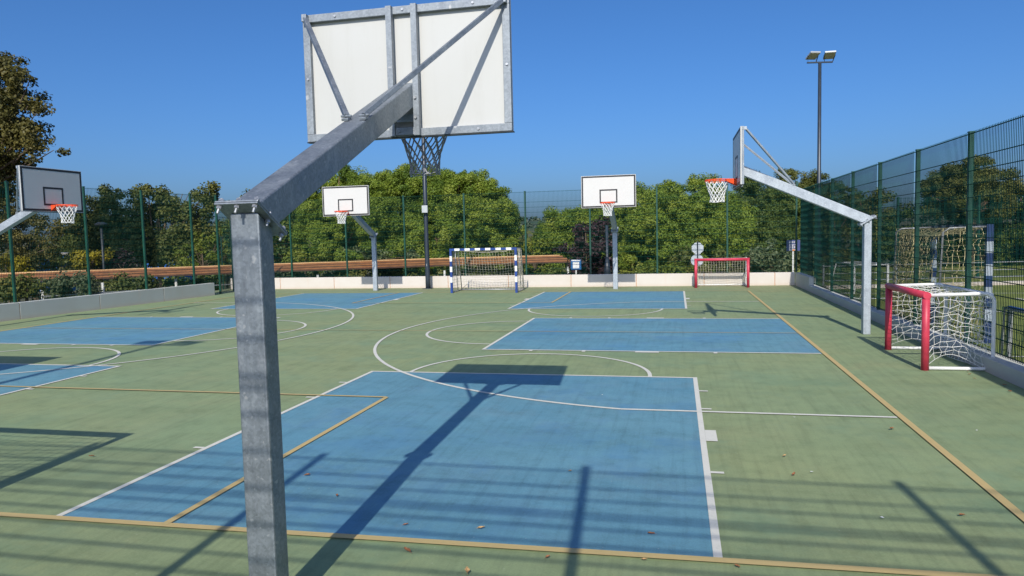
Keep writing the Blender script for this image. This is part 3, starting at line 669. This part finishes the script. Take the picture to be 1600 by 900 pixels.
# ------------------------------------------------------------------ vegetation
def rdirs(n):
    v = rng.normal(size=(n, 3)); return v/np.linalg.norm(v, axis=1)[:, None]
def foliage(name, clumps, ll, lw, mat, parent, quad=True, up=.45, rand=.5, pw=.42, aniso=(.62, 1.45)):
    """clumps: (cx,cy,cz, r, n, tint). leaf faces scattered through each clump, turned roughly outward"""
    V = []; T = []; tot = 0
    for cx, cy, cz, r, n, tn in clumps:
        d = rdirs(n); rr = r*rng.random(n)**pw
        p = np.array([cx, cy, cz])+d*rr[:, None]*rng.uniform(*aniso, 3)*np.array([1, 1, .85])
        nrm = d*.8+rng.normal(size=(n, 3))*rand+np.array([0, 0, up]); nrm /= np.linalg.norm(nrm, axis=1)[:, None]
        a = np.cross(nrm, rdirs(n)); a /= np.linalg.norm(a, axis=1)[:, None]+1e-9; b_ = np.cross(nrm, a)
        s = rng.uniform(.65, 1.3, n)[:, None]
        a = a*ll*.5*s; b_ = b_*lw*.5*s
        if quad: q = np.stack([p-a, p+b_*1.0-a*.1, p+a, p-b_*1.0-a*.1], 1)
        else: q = np.stack([p-b_, p+b_, p+a*2], 1)
        V.append(q.reshape(-1, 3)); T.append(np.clip(tn+rng.normal(size=n)*.13, 0, 1)); tot += n
    V = np.concatenate(V); T = np.concatenate(T); k = 4 if quad else 3
    me = bpy.data.meshes.new(name); me.vertices.add(len(V)); me.vertices.foreach_set('co', V.astype(np.float32).ravel())
    me.loops.add(len(V)); me.loops.foreach_set('vertex_index', np.arange(len(V), dtype=np.int32))
    me.polygons.add(tot); me.polygons.foreach_set('loop_start', np.arange(0, len(V), k, dtype=np.int32)); me.polygons.foreach_set('loop_total', np.full(tot, k, dtype=np.int32))
    at_ = me.attributes.new('tint', 'FLOAT', 'FACE'); at_.data.foreach_set('value', T.astype(np.float32))
    me.materials.append(MATS[mat]); me.update(); me.validate()
    o = bpy.data.objects.new(name, me); COL.objects.link(o); o.parent = parent; return o
def lobe_clumps(lobes, spacing, cr, n, shell=.5):
    out = []
    for (cx, cy, cz, rx, ry, rz) in lobes:
        vol = rx*ry*rz*4.19; k = max(6, int(vol/(spacing**3)*.9))
        d = rdirs(k); rr = (shell**3+(1-shell**3)*rng.random(k))**(1/3)
        for i in range(k):
            p = d[i]*rr[i]*(1+.16*abs(rng.normal())); r = cr*rng.uniform(.45, 1.3)
            out.append((cx+p[0]*rx, cy+p[1]*ry, cz+p[2]*rz, r, int(n*(r/cr)**2), float(np.clip(.5+rng.normal()*.2, .05, .95))))
    return out
def tree(name, label, cat, base, lobes, leaf, style='pine', ll=.125, lw=.05, spacing=.54, cr=.40, n=520, group=None, trunk_r=.2, shell=.72, bark='pine bark', rand=.45):
    """base: world foot; lobes in world metres (x,y,z,rx,ry,rz)"""
    o = empty(name, base, 0, label, cat, group); B = Vector(base)
    L = [(a-B.x, b_-B.y, c-B.z, rx, ry, rz) for a, b_, c, rx, ry, rz in lobes]
    top = max(l[2] for l in L); t = MB(); rn = random.Random(len(label)); big = max(L, key=lambda l: l[3]*l[5])
    hx, hy = big[0]*.5, big[1]*.5
    fork = Vector((hx*.6, hy*.6, max(.3, min(l[2]-l[5]*.6 for l in L))))
    t.tube([(0, 0, -.2), fork*.5+Vector((rn.uniform(-.1, .1), 0, 0)), fork, Vector((big[0]*.9, big[1]*.9, big[2]+big[5]*.3))], [trunk_r*1.25, trunk_r, trunk_r*.8, trunk_r*.25], 10)
    for l in L:
        for k in range(3):
            e = Vector((l[0]+rn.uniform(-.6, .6)*l[3], l[1]+rn.uniform(-.6, .6)*l[4], l[2]+rn.uniform(-.1, .6)*l[5]))
            mid = (fork+e)/2+Vector((rn.uniform(-.3, .3), rn.uniform(-.3, .3), rn.uniform(-.3, .1)))
            t.tube([fork, mid, e], [trunk_r*.5, trunk_r*.32, trunk_r*.08], 6)
    t.build('trunk', bark, o, smooth=True)
    foliage('crown', lobe_clumps(L, spacing, cr, n, shell), ll, lw, leaf, o, rand=rand, pw=.55 if bark == 'bark' else .50, aniso=(.60, 1.50))
    return o
def blob(px, py, Y, wpx, hpx, dy=None, k=1.0):      # a lobe of the crown: bearing, distance, half width and half height as angles
    c = at(px, py, Y); dep = (c-CAM).dot(FW); rx = wpx*dep/F_PX; rz = hpx*dep/F_PX
    return (c.x, c.y, c.z, rx, (dy if dy else min(rx, 2.6)), rz)
def shrub(name, label, cat, px, Y, lobes, leaf, group=None, **kw):
    L = [blob(a, b_, Y, w, h) for a, b_, w, h in lobes]; c = at(px, 440, Y)
    return tree(name, label, cat, (c.x, c.y, -1.75), L, leaf, group=group, **kw)
PG = 'pines beyond the far fence'
def pine(label, px, Y, lobes, leaf='pine needles', **kw):
    L = [blob(a, b_, Y+dz, w, h) for a, b_, w, h, dz in lobes]; c = at(px, 440, Y)
    return tree('pine_tree', label, 'tree', (c.x, c.y, -1.75), L, leaf, group=PG, **kw)
pine('broad round pine, tallest of the far pines, behind the lamp pole', 690, 40, [(650, 300, 52, 34, 0), (708, 318, 62, 44, 0), (612, 330, 40, 44, .5), (752, 345, 50, 46, -.3), (680, 370, 70, 44, -1.2), (762, 392, 44, 34, -.8), (640, 395, 56, 32, -1), (600, 390, 36, 34, -.5), (705, 410, 70, 22, -1.2), (728, 304, 40, 26, -.2), (684, 294, 36, 26, -.2), (762, 322, 34, 26, 0), (625, 290, 34, 24, .2)])
pine('lighter yellow green pine behind the far left hoop', 520, 37.5, [(543, 290, 34, 26, 0), (520, 325, 44, 34, 0), (560, 345, 50, 38, -.5), (500, 365, 38, 38, -.5), (545, 385, 52, 34, -1), (490, 330, 20, 26, .5), (560, 305, 34, 24, -.2), (530, 300, 30, 24, .2)])
pine('small pointed pine at the right edge of the big pine', 795, 43, [(800, 346, 13, 18, 0), (790, 372, 20, 26, 0), (785, 400, 24, 22, 0)], leaf='dark pine needles', trunk_r=.12)
pine('low dome shaped pine behind the purple shrub', 900, 43, [(885, 368, 44, 36, 0), (935, 352, 44, 24, .5), (862, 392, 24, 26, -.3), (905, 345, 30, 16, 0), (920, 385, 50, 30, 0)])
pine('wide bright pine behind the far right hoop and the red goal', 1060, 38.5, [(1075, 322, 58, 36, 0), (1015, 335, 46, 40, 0), (1125, 350, 44, 46, 0), (1060, 360, 70, 44, -1), (990, 370, 30, 44, 0), (1130, 390, 44, 30, -.6), (1040, 400, 64, 28, -1.2), (1090, 405, 60, 22, -1.2)])
pine('dark rounded pine right of the bright pine', 1200, 43.5, [(1190, 325, 44, 40, 0), (1225, 345, 40, 44, 0), (1170, 365, 44, 44, 0), (1215, 385, 44, 34, -.5), (1160, 305, 24, 20, .5)], leaf='dark pine needles')
pine('olive domed pine rising behind the side on hoop', 1245, 52, [(1243, 292, 30, 25, 0), (1272, 305, 28, 26, 0), (1225, 312, 28, 26, 0), (1300, 318, 28, 26, 0), (1250, 345, 50, 46, 0)], leaf='olive needles')
pine('spreading pine seen through the right fence, above the striped goal', 1515, 41, [(1510, 266, 34, 18, 0), (1540, 284, 40, 18, .3), (1500, 290, 44, 22, 0), (1545, 305, 44, 16, 0), (1490, 296, 36, 20, -.3), (1530, 318, 50, 22, 0), (1470, 318, 26, 16, 0), (1560, 305, 26, 14, .4)], leaf='olive needles', spacing=.52)
OG = 'oaks beyond the left fence'
def oak(label, px, Y, lobes, leaf='oak leaves', group=OG, **kw):
    L = [blob(a, b_, Y+dz, w, h) for a, b_, w, h, dz in lobes]; c = at(px, 440, Y)
    kw = dict(dict(ll=.17, lw=.11, spacing=.72, cr=.50, n=200, bark='bark', shell=.45, rand=.6), **kw)
    return tree('oak_tree', label, 'tree', (c.x, c.y, -1.75), L, leaf, group=group, **kw)
oak('tall dark oak rising above the left hoop at the edge', -50, 30, [(-20, 150, 68, 42, 0), (36, 130, 24, 22, 0), (-60, 110, 70, 44, 0), (30, 178, 34, 30, 0), (-40, 205, 84, 46, 0), (52, 212, 30, 22, 0), (70, 236, 26, 16, 0), (10, 232, 50, 28, 0), (-30, 262, 60, 30, 0), (-4, 100, 6, 6, 0), (2, 268, 26, 18, 0), (-10, 300, 40, 26, 0)], leaf='brown oak leaves', ll=.17, lw=.11, n=150, spacing=.70, cr=.48, trunk_r=.20)
oak('brownish oak behind the left hoop board', 60, 40, [(10, 350, 50, 44, 0), (60, 372, 46, 40, 0), (20, 395, 60, 34, 0), (-30, 330, 44, 50, 0), (110, 385, 34, 40, 0)], leaf='brown oak leaves', spacing=.95)
oak('dark oak with open crown right of the left hoop', 165, 41, [(150, 328, 34, 24, 0), (172, 312, 26, 16, 0), (195, 330, 20, 20, 0), (140, 372, 40, 34, 0), (185, 365, 40, 36, 0), (120, 350, 18, 22, 0), (165, 395, 56, 26, 0)], leaf='oak leaves')
oak('tallest dark oak of the row left of the near post', 250, 40, [(245, 314, 30, 26, 0), (215, 322, 30, 30, 0), (285, 312, 28, 24, 0), (332, 312, 20, 22, 0), (310, 345, 32, 34, 0), (260, 360, 46, 36, 0), (225, 378, 40, 34, 0), (285, 392, 46, 28, 0), (200, 395, 34, 24, 0), (322, 322, 18, 20, 0)], leaf='oak leaves')
oak('oak peeping over the flange of the near post', 400, 46, [(392, 326, 30, 22, 0), (372, 345, 26, 28, 0), (420, 340, 32, 30, 0), (395, 370, 44, 34, 0)], leaf='oak leaves')
oak('blue green broadleaf tree under the arm of the near hoop', 445, 41, [(440, 350, 32, 34, 0), (465, 370, 28, 34, 0), (430, 385, 36, 30, 0), (455, 405, 42, 22, 0)], leaf='broad leaves')
SG = 'shrubs around the canopy'
sk = dict(ll=.15, lw=.09, spacing=.60, cr=.36, n=150, bark='bark', trunk_r=.07, shell=.35, rand=.6)
shrub('leafy_shrub', 'yellow leaved shrub by the small street lamp', 'shrub', 145, 33, [(142, 405, 17, 14), (155, 395, 12, 12), (136, 412, 10, 8), (128, 400, 7, 9)], 'yellow leaves', SG, **sk)
shrub('leafy_shrub', 'yellow green shrub at the far left edge', 'shrub', 15, 31, [(8, 416, 24, 13), (36, 420, 14, 9), (20, 446, 20, 14)], 'yellow leaves', SG, **sk)
shrub('leafy_shrub', 'dark brown shrub right of the yellow one', 'shrub', 185, 34, [(185, 412, 22, 14), (205, 418, 18, 12), (170, 425, 16, 10)], 'purple leaves', SG, **sk)
shrub('leafy_shrub', 'bright green bush behind the gap of the left fence', 'bush', 320, 36, [(315, 395, 26, 24), (338, 382, 20, 20), (300, 405, 20, 18), (345, 405, 22, 22), (360, 365, 16, 20)], 'bright leaves', SG, **sk)
shrub('leafy_shrub', 'rusty orange shrub just left of the near post', 'shrub', 356, 38, [(354, 400, 12, 18), (366, 410, 12, 14)], 'rust leaves', SG, **sk)
shrub('leafy_shrub', 'yellowish bush under the arm of the near hoop', 'bush', 478, 35.8, [(478, 398, 26, 18), (462, 408, 20, 12), (500, 402, 20, 16)], 'bright leaves', SG, **sk)
shrub('leafy_shrub', 'grey green bush between far left hoop and lamp pole', 'bush', 565, 36, [(560, 400, 28, 15), (590, 404, 26, 12), (640, 402, 26, 12), (535, 402, 18, 13)], 'blue grey leaves', SG, **sk)
shrub('leafy_shrub', 'long leaved light bush left of the purple shrub', 'bush', 835, 42, [(835, 388, 18, 14), (850, 378, 12, 12), (822, 396, 14, 12), (840, 420, 34, 12)], 'bright leaves', SG, **sk)
shrub('purple_shrub', 'big dark purple leaved shrub behind the blue sign', 'shrub', 918, 33, [(915, 372, 30, 26), (938, 380, 24, 28), (895, 388, 18, 26), (925, 405, 32, 24), (900, 412, 22, 18), (945, 405, 16, 22), (918, 430, 34, 14)], 'purple leaves', None, **dict(sk, n=130, spacing=.55, ll=.16, lw=.11))
shrub('leafy_shrub', 'grey green bush around the number sign', 'bush', 1215, 33.5, [(1195, 395, 28, 20), (1225, 402, 30, 20), (1170, 405, 24, 18), (1245, 385, 22, 24), (1205, 420, 40, 14), (1260, 405, 20, 24)], 'blue grey leaves', SG, **sk)
shrub('leafy_shrub', 'low clipped green hedge behind the far wall, left of the red goal', 'hedge', 1020, 31, [(985, 430, 26, 7), (1020, 427, 26, 7), (1055, 428, 24, 7)], 'bright leaves', SG, **sk)
shrub('leafy_shrub', 'dark green bush low behind the red goal', 'bush', 1120, 34, [(1075, 408, 26, 16), (1120, 405, 28, 18), (1150, 415, 26, 16), (1095, 425, 46, 10)], 'olive needles', SG, **sk)
for px, leaf, lab in ((40, 'olive needles', 'dark bush under the canopy beside the reddish planter'), (110, 'blue grey leaves', 'grey bush under the canopy left of the small street lamp'), (205, 'oak leaves', 'dark bush under the canopy right of the small street lamp'), (300, 'broad leaves', 'green bush under the canopy by the left fence end')):
    Y = 21.5+px*.031; shrub('leafy_shrub', lab, 'bush', px, Y, [(px-18, 452-px*.03, 22, 12), (px+16, 449-px*.03, 24, 11), (px, 456-px*.03, 34, 12)], leaf, SG, **sk)
for px, Y, leaf, lab in ((455, 33.0, 'blue grey leaves', 'dark bush low under the canopy, right of the near post'), (560, 34.2, 'oak leaves', 'dark bush low under the canopy, behind the far left hoop'), (645, 35, 'olive needles', 'olive bush low under the canopy, left of the lamp pole'), (755, 36.4, 'oak leaves', 'dark bush low under the canopy, behind the striped goal'), (850, 37.4, 'broad leaves', 'green bush low under the canopy, at its right end')):
    shrub('leafy_shrub', lab, 'bush', px, Y, [(px-30, 430, 30, 9), (px+22, 429, 32, 9), (px, 436, 46, 12)], leaf, SG, **sk)
TG = 'trees beyond the turf pitch'
for px, Y, lob, leaf, lab in (
    (1300, 46, [(1285, 345, 34, 40), (1320, 335, 34, 36), (1300, 390, 44, 40)], 'dark pine needles', 'dark tree at the far end of the right fence'),
    (1365, 44, [(1350, 325, 34, 24), (1385, 340, 34, 34), (1345, 370, 40, 40), (1390, 400, 44, 30), (1330, 410, 40, 28)], 'olive needles', 'olive brown tree through the right fence, behind the side on hoop post'),
    (1445, 43, [(1430, 350, 40, 30), (1470, 360, 40, 34), (1420, 395, 44, 30), (1480, 400, 46, 26)], 'dark pine needles', 'dark tree behind the net of the turf goal'),
    (1530, 42, [(1510, 355, 40, 26), (1555, 350, 40, 26), (1500, 395, 44, 32), (1550, 392, 46, 32)], 'dark pine needles', 'dark tree under the spreading pine'),
    (1620, 41, [(1595, 318, 30, 16), (1600, 345, 46, 30), (1640, 330, 50, 40), (1600, 390, 50, 34), (1660, 380, 50, 44)], 'dark pine needles', 'dark tree at the right edge of the view')):
    L = [blob(a, b_, Y, w, h) for a, b_, w, h in lob]; c = at(px, 430, Y)
    tree('woodland_tree', lab, 'tree', (c.x, c.y, -1.0), L, leaf, group=TG, spacing=.85, cr=.52, n=280, ll=.19, lw=.08)

# distant wooded hill
hb = []
def hill_z(x): return 13+5*math.sin(x*.011+2.2)+3*math.sin(x*.027+.5)+1.5*math.sin(x*.06)
m = MB(); xs = lin(-420, 420, 90)
for x in xs:
    for k, (dy, f) in enumerate(((0, 0), (25, .55), (60, .95), (90, 1.0), (150, .7))): m.v.append((x, 330+dy, -2+(hill_z(x)*.62+2)*f))
for i in range(len(xs)-1):
    for k in range(4): m.f.append((i*5+k, (i+1)*5+k, (i+1)*5+k+1, i*5+k+1)); m.m.append(0)
tag(m.build('hill', 'hill cover', smooth=True), kind='structure')
cl = []
for i in range(900):
    x = rng.uniform(-330, 330); f = rng.random(); y = 330+f*90
    z = -2+(hill_z(x)*.62+2)*(np.interp(f*90, [0, 25, 60, 90], [0, .55, .95, 1.0])); cl.append((x, y, z+.8, rng.uniform(2., 3.6), 60, rng.uniform(.1, .9)))
w = foliage('distant_wood', cl, 1.7, 1.2, 'hill leaves', None); tag(w, 'far wooded hillside between the pines', 'wood', kind='stuff')
cl = []
for i in range(240):
    x = rng.uniform(-75, 60); y = rng.uniform(56, 66); cl.append((x, y, rng.uniform(-1.2, 1.7), rng.uniform(.9, 1.6), 110, rng.uniform(.1, .8)))
w = foliage('background_thicket', cl, .5, .3, 'oak leaves', None); tag(w, 'dark mass of undergrowth behind the pines', 'thicket', kind='stuff')

# ------------------------------------------------------------------ litter on the court
def leaf_mesh(seed):
    r = random.Random(seed); n = 7; m = MB(); top = []
    for i in range(n):
        t = i/(n-1); wd = .016*math.sin(math.pi*min(1, t*.95+.04))+.002
        for s in (-1, 0, 1): top.append((t*.075-.037, s*wd*(1+r.uniform(-.2, .2)), .006+.012*abs(s)*r.uniform(.6, 1.3)+.010*t*t))
    fs = []
    for i in range(n-1):
        for k in range(2): fs.append((i*3+k, (i+1)*3+k, (i+1)*3+k+1, i*3+k+1))
    m.add(top, fs); m.tube([(-.037, 0, .006), (-.056, .004, .004)], .0014, 4); return m
blue_spots = [(-2.66, 5.18), (-.91, 6.06), (-.18, 4.85), (-3.15, 5.6), (-1.35, 4.75), (-1.9, 4.72)]
green_spots = [(-1.73, 4.31), (.94, 6.77), (2.11, 7.84), (1.95, 5.53), (-.21, 4.45), (.35, 4.45), (-.81, 4.38), (-1.26, 4.1), (.94, 6.25), (-5.55, 5.79), (3.85, 10.6), (3.9, 10.9), (3.95, 11.1), (3.7, 11.3), (4.05, 10.2), (3.95, 9.8)]
protos = [leaf_mesh(i).build('dry_leaf', 'dry leaf tan' if i == 1 else 'dry leaf brown') for i in range(3)]
k = 0
for grp, lab, spots in (('dry leaves on the near blue key', 'small dry brown leaf lying on the near blue key', blue_spots), ('dry leaves on the green court', 'small dry leaf lying on the green court surface', green_spots)):
    for x, y in spots:
        o = protos[k] if k < 3 else protos[k % 3].copy()
        if k >= 3: COL.objects.link(o)
        o.location = (x, y, .010); o.rotation_euler = (0, 0, random.uniform(0, 6.28)); s = random.uniform(.45, .9); o.scale = (s, s, s); tag(o, lab, 'leaf', grp); k += 1
sc = MB().add([(-.02, -.012, .002), (.018, -.014, .005), (.022, .012, .002), (-.016, .014, .007)], [(0,1,2,3)]).build('paper_scrap', 'paper scrap')
for i, (x, y) in enumerate([(-.93, 9.05), (1.24, 8.2), (1.1, 6.35), (1.4, 5.4), (2.9, 7.9)]):
    o = sc if i == 0 else sc.copy()
    if i: COL.objects.link(o)
    o.location = (x, y, .013); o.rotation_euler = (0, 0, random.uniform(0, 6)); o.scale = (.6, .6, .6); tag(o, 'tiny white scrap of paper lying on the court', 'scrap', 'paper scraps on the court')

# ------------------------------------------------------------------ sky, sun, camera
wd = bpy.data.worlds.new('World'); S.world = wd; wd.use_nodes = True
nt = wd.node_tree; bg = nt.nodes['Background']; sk_ = nt.nodes.new('ShaderNodeTexSky'); sk_.sky_type = 'NISHITA'; sk_.sun_disc = False
sk_.sun_elevation = rad(36.75); sk_.sun_rotation = math.pi-math.atan2(.073, 1); sk_.altitude = 100; sk_.air_density = .78; sk_.dust_density = 3.0; sk_.ozone_density = 10
hs = nt.nodes.new('ShaderNodeHueSaturation'); hs.inputs['Saturation'].default_value = 1.09
lk(nt, sk_.outputs[0], hs.inputs['Color']); lk(nt, hs.outputs[0], bg.inputs['Color']); bg.inputs['Strength'].default_value = .15
sl = bpy.data.lights.new('sun', 'SUN'); sl.energy = 5.0; sl.angle = rad(.53); sl.color = (1, .945, .85)
so = bpy.data.objects.new('sun', sl); COL.objects.link(so); so.rotation_euler = (-SUN_DIR).to_track_quat('-Z', 'Y').to_euler(); so.location = SUN_DIR*60
cd = bpy.data.cameras.new('camera'); cd.sensor_width = 36; cd.lens = F_PX*36/1600; cd.clip_start = .05; cd.clip_end = 3000
co = bpy.data.objects.new('camera', cd); COL.objects.link(co)
M = Matrix((RT, UP, -FW)).transposed().to_4x4(); M.translation = CAM; co.matrix_world = M
S.camera = co
S.view_settings.view_transform = 'Standard'; S.view_settings.look = 'None'; S.view_settings.exposure = 0; S.view_settings.gamma = 1
S.render.resolution_x, S.render.resolution_y = 1024, 576
